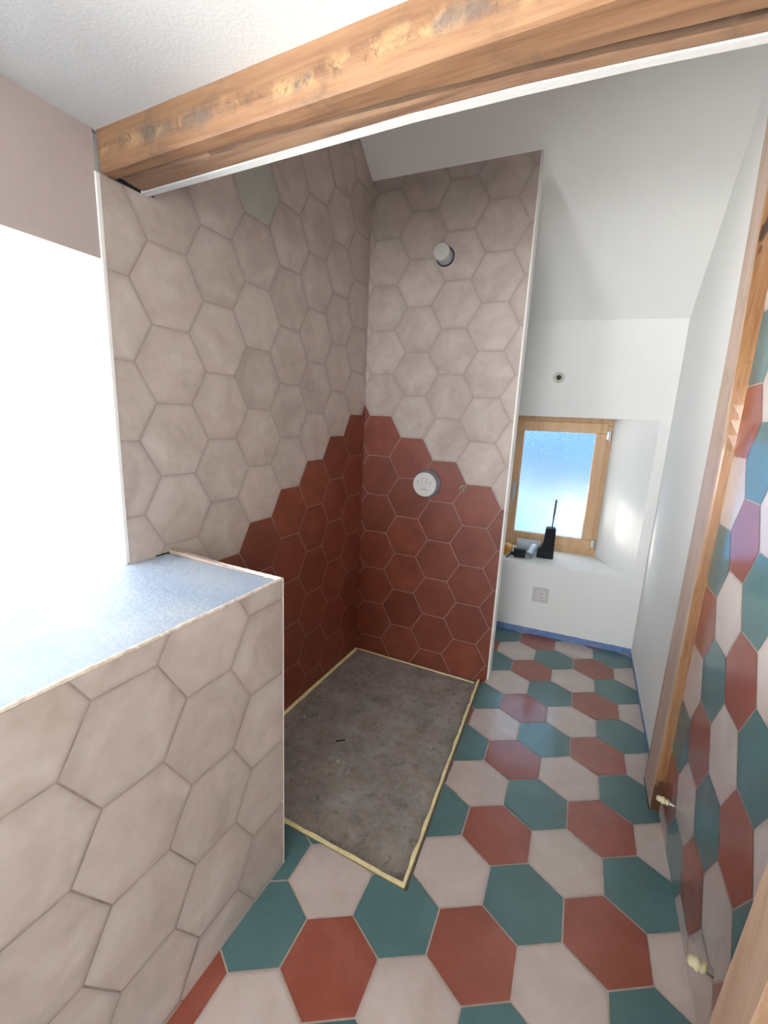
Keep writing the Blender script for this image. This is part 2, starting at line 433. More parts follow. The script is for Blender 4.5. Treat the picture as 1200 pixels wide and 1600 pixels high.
# window frame of the bright left window (outer edge of the reveal)
M_WFRAME = simple('white_window_frame', (.8, .8, .78), .4)
def rect_frame(bm, o, U, V, Nn, w, h, t, d, mi=0):
    box(bm, o, U*w, V*t, Nn*d, mi); box(bm, o+V*(h-t), U*w, V*t, Nn*d, mi)
    box(bm, o+V*t, U*t, V*(h-2*t), Nn*d, mi); box(bm, o+U*(w-t)+V*t, U*t, V*(h-2*t), Nn*d, mi)
bm = bmesh.new()       # white plastered reveal lining
Lbox(bm, uL0-WLEN, uL0+.0004, WZ1-.0006, WZ1+.02, OUT+.05, .004); Lbox(bm, uL0-.0006, uL0+.02, WZ0, WZ1+.01, OUT+.05, .0045)
Lbox(bm, uL0-WLEN-.02, uL0-WLEN+.0006, WZ0, WZ1+.01, OUT+.05, .0045)
win1 = empty('window_1', Lp(uL0-WLEN)+nL*(OUT+.06)+Z*WZ0, AL); struct(win1, 'large bright window over the blue ledge')
struct(link('wall_left_reveal', bm, M_PLASTER), 'white plastered reveal of the bright window')
bm = bmesh.new()
rect_frame(bm, Vector((-.05, .0, -.05)), Vector((1, 0, 0)), Z, Vector((0, 1, 0)), WLEN+.10, WZ1-WZ0+.10, .055, .05)
link('window_frame', bm, M_WFRAME, win1)
M_CLEAR, ntc, bc = mat('clear_glass')
gl = N(ntc, 'ShaderNodeBsdfGlossy'); gl.inputs['Roughness'].default_value = .02; tr0 = N(ntc, 'ShaderNodeBsdfTransparent'); m0 = N(ntc, 'ShaderNodeMixShader'); m0.inputs[0].default_value = .06
L(ntc, tr0.outputs[0], m0.inputs[1]); L(ntc, gl.outputs[0], m0.inputs[2])
L(ntc, m0.outputs[0], [n for n in ntc.nodes if n.type == 'OUTPUT_MATERIAL'][0].inputs[0])
bm = bmesh.new(); box(bm, Vector((-.03, .02, -.03)), Vector((WLEN+.06, 0, 0)), Vector((0, .006, 0)), Z*(WZ1-WZ0+.06)); link('pane', bm, M_CLEAR, win1)

# ledge (half wall) under that window
HF = Vector((-0.6510, 0.1514, 0)); HTOP, HTOPL = .861, .846
uh1 = (HF-PH).dot(dL)
Lfar = Vector((-1.0008, .4079, 0)); Lfar2 = Lfar+nL*.06
endd = (Lfar-HF).normalized()
o = tiled_obj('wall_ledge', PH+Z*ZH, dL, Z, -nL, [[(uh1-2.9, -ZH), (uh1-.0035, -ZH), (uh1-.0035, HTOP-.004-ZH), (uh1-2.9, HTOP-.004-ZH)]],
              lambda c, r: 1, mats=[M_GROUT, M_PALE], gap=.0017, thick=.012, seed=9)
struct(o, 'ledge front clad in pale pink hexagon tiles')
endn = Vector((endd.y, -endd.x, 0))
if endn.dot(dL) < 0: endn = -endn
lenE = (Lfar2-HF).length
eo = HF-endn*.0
o = tiled_obj('wall_ledge_end', eo+endd*.004+Z*.55, endd, Z, endn, [[(0, -.57), (lenE, -.57), (lenE, HTOP-.006-.55), (0, HTOP-.006-.55)]],
              lambda c, r: 1, mats=[M_GROUT, M_PALE], gap=.0015, thick=.012, seed=11)
struct(o, 'tiled end of the ledge facing the shower')
bm = bmesh.new()       # ledge body: sloping blue top
nearv = -dL*3.0
w0 = HF+nL*.0125-endn*.014; w1 = Lfar2-endn*.014
def led(p, z): return Vector((p.x, p.y, z))
ins = (w1-w0).normalized()
top = [led(w0, HTOP-.004), led(w1, HTOPL-.004), led(w1+nearv, HTOPL-.004), led(w0+nearv, HTOP-.004)]
bot = [Vector((p.x, p.y, -.05)) for p in top]
tv = [bm.verts.new(p) for p in top]; bv = [bm.verts.new(p) for p in bot]
bm.faces.new(tv); bm.faces.new(bv[::-1])
for i in range(4): bm.faces.new((tv[i], bv[i], bv[(i+1) % 4], tv[(i+1) % 4]))
# same blue sill running out into the window reveal
rv = [Lp(uL0)+nL*.0, Lp(uL0)+nL*(OUT-.02), Lp(uL0-WLEN)+nL*(OUT-.02), Lp(uL0-WLEN)]
prism(bm, [Vector((p.x, p.y, HTOPL-.004)) for p in rv], Z*-.02)
struct(link('wall_ledge_top', bm, M_MEMB), 'pale blue sealing coat on top of the ledge')
def chipped_strip(name, p, q, wdt, inward, z0, z1, h, label, seed):
    """thin broken mortar and tile edge line running along an edge"""
    rr = random.Random(seed); bm = bmesh.new(); n = 70; rows = []
    for i in range(n+1):
        t = i/n; c = p.lerp(q, t); zz = z0+(z1-z0)*t
        ww = wdt*(.75+.5*rr.random()); hh = h*(.7+.6*rr.random())
        rows.append([c+Z*(zz-.006), c+Z*(zz+hh*.6), c+inward*ww*.5+Z*(zz+hh), c+inward*ww+Z*(zz-.004)])
    V = [[bm.verts.new(x) for x in r] for r in rows]
    for a, b in zip(V, V[1:]):
        for k in range(3): bm.faces.new((a[k], a[k+1], b[k+1], b[k]))
        bm.faces.new((a[3], a[0], b[0], b[3]))
    bm.faces.new(V[0]); bm.faces.new(V[-1][::-1])
    return struct(link(name, bm, M_CHIP), label)
M_CHIP = simple('chipped_mortar', (.70, .62, .52), .9, 0, .25, 90, .5, 200)
chipped_strip('trim_3', HF-dL*2.9, HF.copy(), .009, nL, HTOP, HTOP, .0022, 'rough cream edge line along the front of the ledge', 1)
chipped_strip('trim_4', HF.copy(), Lfar.copy(), .010, -endn, HTOP, HTOPL, .0022, 'rough cream edge line along the shower side of the ledge', 2)
bm = bmesh.new()
box(bm, HF-dL*.004-nL*.0012+Z*.0, dL*.0055, nL*.012, Z*(HTOP))
bevel(struct(link('trim_5', bm, M_TRIM), 'thin white edge profile on the ledge corner'), .001)

# right wall (white towards the window) and its tiled stretch near the camera
def Rp(u, off=0): return PR+dR*u+nR*off
WR = isect(PW, dW, PR, dR)
uRW = (WR-PR).dot(dR)
def zR(u): p = Rp(u); return min(LOFT, slope_z(p.x, p.y))
bm = bmesh.new()
box(bm, Rp(.595, -.0145)-Z*.14, dR*(uRW+.4-.595), -nR*.2, Z*(LOFT+.3))
box(bm, Rp(.66, .0)-Z*.1, dR*(uRW+.02-.66), -nR*.0146, Z*(LOFT+.2))
struct(link('wall_right', bm, M_PLASTER), 'white plastered wall beside the wooden post')
RS = .954; RU = .1965; RZ = .7202
o0 = Rp(RU)+Z*RZ; uu = -dR
def rpick(c, r):
    if (c, r) == (1, -4): return 1
    k = r % 3
    return (({0: 2, 1: 3, 2: 1}) if c % 2 == 0 else ({0: 1, 1: 2, 2: 3}))[k]
o = tiled_obj('wall_right_tiled', o0, uu, Z, nR, [[(RU-.600, -RZ), (RU+.45, -RZ), (RU+.45, 2.4-RZ), (RU-.600, 2.4-RZ)]], rpick,
              scale=RS, mats=[M_FGROUT, M_FPALE, M_FRED, M_FTEAL], gap=.0018, thick=.014, seed=13)
struct(o, 'right wall tiled with pale, terracotta and teal hexagons')
bm = bmesh.new()
box(bm, Rp(-3.0, -.0145)-Z*.14, dR*3.6, -nR*.2, Z*(LOFT+.3))
box(bm, Rp(-3.0, 0)-Z*.0, dR*(3.0-.45), -nR*.0146, Z*CEIL)
struct(link('wall_right_near', bm, M_PLASTER))

# far wall with the small window: splayed reveal
def Wp(u, z, t=0): return PW+dW*u+nW*t+Z*z
T = .33
fu0, fu1, fz0, fz1 = -.075, .522, .4575, 1.318       # frame rectangle at depth T
ou0, ou1, oz0, oz1 = -.25, .703, .4485, 1.311        # opening at wall face
uWL = (isect(PW, dW, PL, dL)-PW).dot(dW); uWR = uRW and (WR-PW).dot(dW)
bm = bmesh.new()
def quad(*p, mi=0):
    f = bm.faces.new([bm.verts.new(x) for x in p]); f.material_index = mi; return f
ztop = 1.90
for (a, b, c, d) in ((uWL-.1, ou0, -.1, ztop), (ou1, uWR+.1, -.1, ztop), (ou0, ou1, -.1, oz0), (ou0, ou1, oz1, ztop)):
    quad(Wp(a, c), Wp(b, c), Wp(b, d), Wp(a, d))
I = [Wp(ou0, oz0), Wp(ou1, oz0), Wp(ou1, oz1), Wp(ou0, oz1)]
J = [Wp(fu0, fz0, T), Wp(fu1, fz0, T), Wp(fu1, fz1, T), Wp(fu0, fz1, T)]
K = [Wp(fu0, fz0, T+.09), Wp(fu1, fz0, T+.09), Wp(fu1, fz1, T+.09), Wp(fu0, fz1, T+.09)]
for i in range(4):
    j = (i+1) % 4; quad(I[i], I[j], J[j], J[i]); quad(J[i], J[j], K[j], K[i])
for (a, b, c, d) in ((uWL-.4, fu0, -.1, ztop), (fu1, uWR+.4, -.1, ztop), (fu0, fu1, -.1, fz0), (fu0, fu1, fz1, ztop)):
    quad(Wp(a, c, T+.09), Wp(b, c, T+.09), Wp(b, d, T+.09), Wp(a, d, T+.09))
me = bpy.data.meshes.new('wall_window'); bmesh.ops.remove_doubles(bm, verts=bm.verts, dist=1e-5); bm.to_mesh(me); bm.free(); me.materials.append(M_PLASTER)
o = bpy.data.objects.new('wall_window', me); COL.objects.link(o); struct(o, 'white far wall with the deep splayed window recess')

# window_2: spruce frame, sash, frosted pane, handle, hinges
M_FRAME = wood_mat('spruce_frame', (.66, .43, .235), (.60, .37, .19), (.50, .29, .135), 'Z', 0, None, (), .8, .45)
M_PANE, ntp, bp = mat('frosted_pane')
bp.inputs['Transmission Weight'].default_value = 1.0; bp.inputs['Roughness'].default_value = .17; bp.inputs['IOR'].default_value = 1.25
tt = N(ntp, 'ShaderNodeTexCoord').outputs['Object']
L(ntp, bump(ntp, noise_tex(ntp, tt, 170, 2, .6, .3), .9, .004), bp.inputs['Normal'])
tr = N(ntp, 'ShaderNodeBsdfTransparent'); ms = N(ntp, 'ShaderNodeMixShader'); ms.inputs[0].default_value = .12
mo = [n for n in ntp.nodes if n.type == 'OUTPUT_MATERIAL'][0]
L(ntp, bp.outputs[0], ms.inputs[1]); L(ntp, tr.outputs[0], ms.inputs[2]); L(ntp, ms.outputs[0], mo.inputs[0])
win = empty('window_2', Wp(0, 0, T), AW); struct(win, 'small wooden window with frosted glass in the far wall')
def wl(u, z, t=0): return Vector((u, t, z))          # local frame of the window empty
X, Y = Vector((1, 0, 0)), Vector((0, 1, 0))
bm = bmesh.new(); rect_frame(bm, wl(fu0-.005, fz0-.003, .012), X, Z, Y, fu1-fu0+.01, fz1-fz0+.006, .045, .06)
bevel(link('window_frame', bm, M_FRAME, win), .003)
bm = bmesh.new(); rect_frame(bm, wl(fu0+.026, fz0+.040, .0), X, Z, Y, fu1-fu0-.052, fz1-fz0-.068, .062, .045)
sash = bevel(link('sash', bm, M_FRAME, win), .004)
pu0, pu1, pz0, pz1 = fu0+.086, fu1-.086, fz0+.100, fz1-.088
bm = bmesh.new(); box(bm, wl(pu0-.004, pz0-.004, .022), X*(pu1-pu0+.008), Y*.004, Z*(pz1-pz0+.008))
pane = link('pane', bm, M_PANE, sash)
M_GASK = simple('pale_glazing_bead', (.85, .83, .80), .4)
bm = bmesh.new(); rect_frame(bm, wl(pu0, pz0, .006), X, Z, Y, pu1-pu0, pz1-pz0, .005, .015)
link('glazing_bead', bm, M_GASK, sash)
M_CHROME = simple('brushed_metal', (.50, .50, .49), .4, 1.0)
bm = bmesh.new()
box(bm, wl(fu0+.050, .80, -.004), X*.022, Y*.006, Z*.09)
cyl(bm, wl(fu0+.061, .875, -.004), wl(fu0+.061, .875, -.034), .008, n=16)
box(bm, wl(fu0+.054, .765, -.040), X*.014, Y*.010, Z*.122)
bevel(link('handle', bm, M_CHROME, sash), .002)
for z in (.535, 1.215):
    bm = bmesh.new(); cyl(bm, wl(fu1-.012, z-.028, -.004), wl(fu1-.012, z+.034, -.004), .0065, n=16)
    box(bm, wl(fu1-.03, z-.02, -.003), X*.018, Y*.004, Z*.045)
    link('hinge', bm, M_CHROME, win)

# ================================================================== CEILINGS
# flat ceiling on the camera side of the beam
AM = -0.57913; PM = Vector((-1.0705, .2947, 0)); dM, nM = dirv(AM), outn(AM)
bm = bmesh.new()
pts = [PM-dM*.35+nM*.10, PM+dM*2.2+nM*.10, PM+dM*2.2-nM*3.6, PM-dM*.35-nM*3.6]
prism(bm, [p+Z*CEIL for p in pts], Z*.12)
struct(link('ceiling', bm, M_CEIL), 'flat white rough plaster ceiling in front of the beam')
# plaster lining on the far side of the beam, its lower edge shows as a white strip
st = [(-.25, .0975), (.0, .0975), (.37, .0975), (.72, .0968), (.91, .105), (1.07, .119), (1.20, .133), (1.7, .180)]
bm = bmesh.new(); V = []
for a, bk in st:
    th = .019 if a < 1 else .016
    base = PM+dM*a
    V.append([bm.verts.new(base+nM*(bk+.0005)+Z*1.7655), bm.verts.new(base+nM*(bk+th)+Z*1.7655), bm.verts.new(base+nM*(bk+th)+Z*(LOFT+.1)), bm.verts.new(base+nM*(bk+.0005)+Z*(LOFT+.1))])
for a, b in zip(V, V[1:]):
    for k in range(4): bm.faces.new((a[k], a[(k+1) % 4], b[(k+1) % 4], b[k]))
bm.faces.new(V[0]); bm.faces.new(V[-1][::-1])
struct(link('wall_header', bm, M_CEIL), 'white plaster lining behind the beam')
# sloped ceiling and loft cap
def SP(x, y): return Vector((x, y, slope_z(x, y)))
bm = bmesh.new()
pl, pr_ = isect(PW+nW*.5, dW, PL+nL*.3, dL), isect(PW+nW*.5, dW, PR-nR*.3, dR)
hz = (LOFT+.06-BZ); upd = Vector((-nS.x, -nS.y, 0)).normalized()
sl = hz/(math.hypot(nS.x, nS.y)/nS.z)
ctr = (sA+sB)/2; ctr.z = 0; cont = Vector((-upd.y, upd.x, 0))
ra, rb = isect(ctr+upd*sl, cont, PL+nL*.3, dL), isect(ctr+upd*sl, cont, PR-nR*.3, dR)
prism(bm, [SP(p.x, p.y) for p in (pl, pr_, rb, ra)], Z*.15)
struct(link('ceiling_slope', bm, M_PLASTER), 'white sloping ceiling over shower and window')
bm = bmesh.new()
prism(bm, [Vector((p.x, p.y, LOFT)) for p in (PM-dM*.6-nM*.2, PM+dM*2.4-nM*.2, rb+dR*.3, ra+dL*.3)], Z*.15)
struct(link('ceiling_loft', bm, M_PLASTER))
# room behind the camera: end wall with an opening added to let in fill light
bm = bmesh.new()
E0 = Rp(-2.5, -.1); wdt = 2.0
dE = nR
for (a, b, c, d) in ((-.0, .35, -.1, CEIL+.1), (1.6, wdt, -.1, CEIL+.1), (.35, 1.6, 1.80, CEIL+.1)):
    box(bm, E0+dE*a+Z*c, dE*(b-a), -dR*.12, Z*(d-c))
struct(link('wall_rear', bm, M_PLASTER), 'white wall behind the camera')

# ================================================================== BEAM (old squared timber)
M_BEAM = wood_mat('old_beam_wood', (.30, .165, .085), (.23, .118, .057), (.14, .066, .032), 'X', .7, (.040, .022), (), 1.0, .62)
M_BEAM2 = wood_mat('beam_lower_wood', (.27, .16, .09), (.21, .115, .066), (.12, .062, .035), 'X', .7, None, (), 1.3, .65)
def interp(tab, x):
    for (a, b), (c, d) in zip(tab, tab[1:]):
        if x <= c: return b+(d-b)*(x-a)/(c-a)
    return tab[-1][1]
groove = [(-.3, .030), (0, .035), (.25, .039), (.42, .0435), (.59, .0486), (.74, .0545), (.92, .067), (1.06, .0775), (1.20, .092), (1.7, .14)]
beam = empty('wooden_beam', PM+Z*1.766, AM)
tag(beam, 'old orange-brown wooden beam with a worm-eaten edge running across under the white ceiling', 'beam')
Li = PM+Z*1.766
def loft(profiles, stations, closed=True):
    bm = bmesh.new(); V = [[bm.verts.new(p) for p in pr] for pr in profiles]
    n = len(V[0])
    for a, b in zip(V, V[1:]):
        for k in range(n): bm.faces.new((a[k], a[(k+1) % n], b[(k+1) % n], b[k]))
    bm.faces.new(V[0]); bm.faces.new(V[-1][::-1]); return bm
NS = 90; prs = []; prs2 = []
a0, aE = .002, 1.62
for i in range(NS+1):
    a = a0+(aE-a0)*i/NS; g = interp(groove, a); wd = interp(st, a)
    def nz(k, s=6.0, amp=.0025): return amp*noise.noise(Vector((a*s, k*3.1, .3)))
    prf = [(0+nz(1), .092), (nz(2), .06), (nz(3, 12, .003), .042+nz(4)), (.001+nz(5, 14, .003), .026+nz(6, 9, .003)), (.0008+nz(7, 9, .001), .004), (.006, .0003), (.5*(g+.02), -.0005+nz(10)), (g-.001+nz(11, 14, .0018), .001), (g-.001, .022), (g-.001, .092)]
    prs.append([Vector((a, y, z)) for y, z in prf])
    gw = .003+.004*min(a, 1.2)
    prf = [(g+gw, .09), (g+gw, .012), (g+gw+.0015+nz(12, 14, .001), .0065), (g+.010+.006*min(a, 1.2)+nz(13, 20, .003), .003+nz(14)), (g+.022, .002+nz(15)), (wd-.006, .0005), (wd, .0025), (wd, .09)]
    prs2.append([Vector((a+ (0 if i else .012), y, z)) for y, z in prf])
bmn = loft(prs, None); link('beam_body', bmn, M_BEAM, beam)
bmn = loft(prs2, None)
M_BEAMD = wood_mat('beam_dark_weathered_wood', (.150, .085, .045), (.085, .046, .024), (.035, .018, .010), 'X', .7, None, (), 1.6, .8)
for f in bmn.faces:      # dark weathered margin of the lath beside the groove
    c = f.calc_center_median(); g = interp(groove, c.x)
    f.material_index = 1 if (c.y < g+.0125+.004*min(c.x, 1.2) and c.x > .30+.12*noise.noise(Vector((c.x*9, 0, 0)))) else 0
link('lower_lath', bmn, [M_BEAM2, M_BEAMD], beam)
# band coordinate is local z of the mesh, so move the worm-eaten band there
# dark gap beside the wall end of the beam
bm = bmesh.new(); box(bm, Vector((.0005, .018, .0)), X*.0012, Y*.10, Z*.010)
link('end_gap', bm, M_DARK, beam)

# ================================================================== POSTS on the right wall
ksp = [( .0, .028, 1.86, .030, (.03, .018, .012)), (.0, .028, 1.80, .022, (.05, .025, .015))]
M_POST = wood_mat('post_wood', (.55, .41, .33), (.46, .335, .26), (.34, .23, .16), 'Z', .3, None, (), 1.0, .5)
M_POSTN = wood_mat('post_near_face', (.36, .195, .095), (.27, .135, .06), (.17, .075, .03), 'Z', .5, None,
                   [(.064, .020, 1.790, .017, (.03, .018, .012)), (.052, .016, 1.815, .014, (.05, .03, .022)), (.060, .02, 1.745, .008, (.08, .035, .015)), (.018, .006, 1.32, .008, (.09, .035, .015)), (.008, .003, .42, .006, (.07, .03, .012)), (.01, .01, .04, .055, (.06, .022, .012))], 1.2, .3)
post = empty('timber_post', Rp(.586, 0), AR)
tag(post, 'tall reddish timber post set in the right wall between white plaster and coloured tiles', 'post')
near = [(0, .0), (1.2, .0), (1.5, .038), (1.8, .075), (2.1, .10), (2.5, .12)]
far = [(0, .154), (1.2, .154), (1.5, .162), (1.8, .185), (2.1, .220), (2.5, .26)]
bm = bmesh.new(); V = []
for i in range(61):
    z = .004+2.5*i/60; a, b = interp(near, z), interp(far, z)
    j1 = .0016*noise.noise(Vector((z*4, 0, 0))); j2 = .0016*noise.noise(Vector((z*4, 5, 0)))
    V.append([bm.verts.new(Vector(p)) for p in ((0, -.0138, z), (0, .0005+j1, z), (a*.9, .022+j2, z), (a+.003, .0275+j2, z), (a+.010, .029, z), (b-.004, .030, z), (b, .027, z), (b, -.0138, z))])
for a, b in zip(V, V[1:]):
    for k in range(8):
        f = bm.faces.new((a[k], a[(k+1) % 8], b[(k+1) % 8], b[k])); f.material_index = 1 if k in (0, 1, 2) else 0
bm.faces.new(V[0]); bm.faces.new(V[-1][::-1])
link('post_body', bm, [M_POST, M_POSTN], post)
bm = bmesh.new(); box(bm, Vector((.0, .029, .0)), X*.15, Y*.0025, Z*.004)
link('base_gap', bm, M_DARK, post)

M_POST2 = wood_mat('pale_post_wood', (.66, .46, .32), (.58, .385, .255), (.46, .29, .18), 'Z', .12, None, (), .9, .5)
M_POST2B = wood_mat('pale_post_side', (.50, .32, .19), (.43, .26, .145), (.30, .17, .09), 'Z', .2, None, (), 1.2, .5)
post2 = empty('timber_post', Rp(-.135, 0), AR)
tag(post2, 'light timber post in the bottom right corner, leaning in front of the tiled wall', 'post')
bm = bmesh.new()
lean = Vector((-.105, 0, 1))
def pb(z): return Vector((-.105*z, 0, z))
o2 = [Vector((0, -.001, .0)), Vector((0, .05, .0)), Vector((-.095, .05, .0)), Vector((-.095, -.001, .0))]
A = [bm.verts.new(p+pb(.003)) for p in o2]; B = [bm.verts.new(p+pb(1.80)) for p in o2]
for i in range(4):
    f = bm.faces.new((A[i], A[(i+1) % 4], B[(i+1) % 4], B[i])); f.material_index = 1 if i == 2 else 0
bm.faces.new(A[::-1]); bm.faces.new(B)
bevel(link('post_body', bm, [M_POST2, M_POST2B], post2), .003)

# ================================================================== SMALL THINGS
# blue sealing tape
bm = bmesh.new(); V = []
n = 60
for i in range(n+1):
    u = -.6+(uWR-.001+.6)*i/n; h = .038+.003*noise.noise(Vector((u*25, 0, 0)))
    V.append([bm.verts.new(Wp(u, .0012, -.0012)), bm.verts.new(Wp(u, h, -.0012)), bm.verts.new(Wp(u, h, .001)), bm.verts.new(Wp(u, .0012, .001))])
for a, b in zip(V, V[1:]):
    for k in range(4): bm.faces.new((a[k], a[(k+1) % 4], b[(k+1) % 4], b[k]))
bm.faces.new(V[0]); bm.faces.new(V[-1][::-1])
tag(link('sealing_tape', bm, M_TAPE), 'blue sealing tape along the foot of the wall below the window', 'tape')
bm = bmesh.new(); V = []
for i in range(n+1):
    u = .76+(uRW-.002-.76)*i/n; h = .022+.004*noise.noise(Vector((u*25, 4, 0)))
    V.append([bm.verts.new(Rp(u, .0012)+Z*.0012), bm.verts.new(Rp(u, .0012)+Z*h), bm.verts.new(Rp(u, -.001)+Z*h), bm.verts.new(Rp(u, -.001)+Z*.0012)])
for a, b in zip(V, V[1:]):
    for k in range(4): bm.faces.new((a[k], a[(k+1) % 4], b[(k+1) % 4], b[k]))
bm.faces.new(V[0]); bm.faces.new(V[-1][::-1])
tag(link('sealing_tape', bm, M_TAPE), 'blue sealing tape along the foot of the right white wall', 'tape')

# yellow foam strips around the screed
def foam(p, q, inward, wdt, ztop, label, seed, amp=.003):
    rr = random.Random(seed); bm = bmesh.new(); V = []; L_ = (q-p).length; n = max(8, int(L_/.02))
    for i in range(n+1):
        c = p.lerp(q, i/n); a = amp*noise.noise(Vector((i*.35, seed*7.0, 0))); t = .002*noise.noise(Vector((i*.5, seed*3.0, 4)))
        V.append([bm.verts.new(c+Z*(-.024)), bm.verts.new(c+Z*(ztop+t)), bm.verts.new(c+inward*(wdt*.8+a)+Z*(ztop+t)), bm.verts.new(c+inward*(wdt+a*1.5)+Z*(-.024))])
    for a, b in zip(V, V[1:]):
        for k in range(4): bm.faces.new((a[k], a[(k+1) % 4], b[(k+1) % 4], b[k]))
    bm.faces.new(V[0]); bm.faces.new(V[-1][::-1])
    return tag(link('foam_strip', bm, M_FOAM), label, 'foam strip')
ed = [(tray[i+1]-tray[i]).normalized() for i in range(3)]
inn = [Vector((-e.y, e.x, 0)) for e in ed]
foam(tray[0]+inn[0]*.003, tray[1]+inn[0]*.003-ed[0]*.003, inn[0], .017, -.002, 'yellow foam strip along the near edge of the grey screed, beside the ledge', 1)
foam(tray[1]+inn[1]*.003+ed[1]*.019, tray[2]+inn[1]*.003-ed[1]*.004, inn[1], .012, -.003, 'long yellow foam strip between the grey screed and the coloured floor tiles', 2, .005)
foam(LB_CORNER-nL*.003-dL*.014, LB_CORNER-nL*.003-dL*.95, -nL, .009, -.012, 'yellow foam strip at the foot of the left terracotta wall', 3)
foam(LB_CORNER-nB*.003+dB*.014, tray[2]-nB*.014-dB*.028, -nB, .004, -.020, 'thin yellow foam strip at the foot of the shower end wall', 4, .001)
# crumbs and a dark nail on the screed
M_CRUMB = simple('mortar_crumb', (.42, .38, .33), .9, 0, .3, 200)
def crumb(x, y, r, label, seed, m=M_CRUMB):
    bm = bmesh.new(); bmesh.ops.create_icosphere(bm, subdivisions=2, radius=r)
    for v in bm.verts:
        v.co *= 1+.5*noise.noise(v.co/r*1.3+Vector((seed, 0, 0))); v.co.z *= .6
    zmin = min(v.co.z for v in bm.verts)
    for v in bm.verts: v.co.z -= zmin
    o = link('mortar_crumb', bm, m); o.location = (x, y, -.0238); tag(o, label, 'crumb', 'mortar crumbs on the screed')
for k, (x, y, r, lab) in enumerate([
        (-.640, .808, .007, 'mortar crumb near the left foam strip of the screed, the larger of the pair there'),
        (-.575, .795, .005, 'mortar crumb to the right of the one nearest the left foam strip'),
        (-.497, .545, .008, 'largest pale mortar crumb, in the middle of the screed below the nail'),
        (-.475, .538, .005, 'small mortar crumb touching the right side of the largest crumb'),
        (-.610, .455, .0055, 'mortar crumb at the left edge of the screed beside the ledge'),
        (-.325, .740, .005, 'lone pale mortar crumb in the right half of the screed'),
        (-.665, .852, .004, 'tiny mortar crumb furthest up along the left foam strip')]):
    crumb(x, y, r, lab, k+1)
bm = bmesh.new(); cyl(bm, Vector((-.0, 0, .0025)), Vector((.022, .004, .0025)), .0018, n=10); cyl(bm, Vector((-.0025, -.0004, .0028)), Vector((0, 0, .0028)), .0028, n=10)
o = link('nail', bm, simple('black_steel', (.02, .02, .02), .5, .6)); o.location = (-.500, .652, -.0238); o.scale = (1.5, 1.5, 1.5)
tag(o, 'short black nail lying on the grey screed', 'nail')

# shower valve box on the terracotta tiles
M_WHITEP = simple('white_plastic', (.58, .58, .55), .45)
M_GREYP = simple('grey_plastic', (.22, .23, .27), .45)
M_INK = simple('grey_ink', (.30, .30, .29), .6)
cB = Vector((-.0995, 1.1760, .9560))
base = cB+nB*(.0385)
ax = -nB
valve = empty('shower_valve_box', base, 0); tag(valve, 'round built-in shower valve under a white protective cover on terracotta tiles', 'valve')
def rel(o, e): o.parent = e; o.matrix_parent_inverse = Matrix.Translation(-e.location); return o
bm = bmesh.new(); lathe(bm, base, ax, [(0, .066), (.010, .066), (.012, .062), (.030, .060), (.033, .056)], 48)
rel(link('housing', bm, M_GREYP, None), valve)
bm = bmesh.new(); lathe(bm, base, ax, [(.0335, .0595), (.044, .0585), (.046, .0565)], 48)
cov = rel(link('cover', bm, M_WHITEP, None), valve); bevel(cov, .001)
bm = bmesh.new(); lathe(bm, base, ax, [(-.001, .069), (.0035, .069)], 48)
rel(link('sealing_ring', bm, simple('dark_rubber', (.03, .03, .035), .6), None), valve)
# pictogram marks and a line of small print on the cover
fo = base+ax*.0462
rng = random.Random(4)
def mark(bm, u, v, w_, h_): box(bm, fo+dB*u+Z*v, dB*w_, Z*h_, ax*.0003)
bm = bmesh.new()
for k in range(4):
    u = -.040+k*.0215
    for j in range(4): mark(bm, u+rng.uniform(0, .003), .009+j*.006 if 0 < k < 3 else .005+j*.004, rng.uniform(.006, .011), .0022)
    mark(bm, u, .004, .010, .0010)
mark(bm, -.055, -.004, .110, .0008)
mark(bm, -.012, -.0175, .022, .0018)
for k in range(7): mark(bm, -.0205+k*.0060, -.0275, .0045, .0052)
rel(link('printed_marks', bm, M_INK, None), valve)

# capped shower arm outlet high on the pale tiles
hb = Vector((-.0675, 1.2030, 1.9680))
so = empty('shower_head_outlet', hb, 0); tag(so, 'round white pipe cap sticking out of a hole high in the pale tiled shower wall', 'pipe outlet')
bm = bmesh.new(); lathe(bm, hb, ax, [(.001, .041), (.0025, .041)], 40); rel(link('hole_shadow', bm, M_DARK), so)
bm = bmesh.new(); lathe(bm, hb, ax, [(.0, .036), (.012, .036), (.013, .034)], 40); rel(link('sleeve', bm, simple('blue_grey_plastic', (.30, .32, .40), .4)), so)
bm = bmesh.new(); lathe(bm, hb, ax, [(.0, .026), (.05, .026), (.051, .0345), (.064, .0345), (.066, .033)], 40); rel(link('cap', bm, simple('cream_plastic', (.56, .55, .50), .5)), so)
bm = bmesh.new(); box(bm, hb+ax*.0655-dB*.030-Z*(-.006), dB*.060, Z*.004, ax*.0022); rel(link('cap_rib', bm, simple('cream_plastic_rib', (.62, .61, .56), .5)), so)
# small brass outlet beside the valve
bb = Vector((.0765, 1.1190, .9480))
br = empty('brass_outlet', bb, 0); tag(br, 'small brass pipe end poking from the terracotta tiles right of the valve', 'pipe outlet')
M_BRASS = simple('brass', (.40, .25, .15), .35, 1.0)
bm = bmesh.new(); lathe(bm, bb, ax, [(.0, .0105), (.017, .0105), (.018, .0085)], 24, cap1=False); lathe(bm, bb+ax*.018, -ax, [(0, .0085), (.016, .0083)], 24, cap0=False); rel(link('pipe_end', bm, M_BRASS), br)
bm = bmesh.new(); lathe(bm, bb+dB*(-.002)+Z*.002, ax, [(.001, .0165), (.0022, .0165)], 24); rel(link('cut_ring', bm, M_GROUT), br)

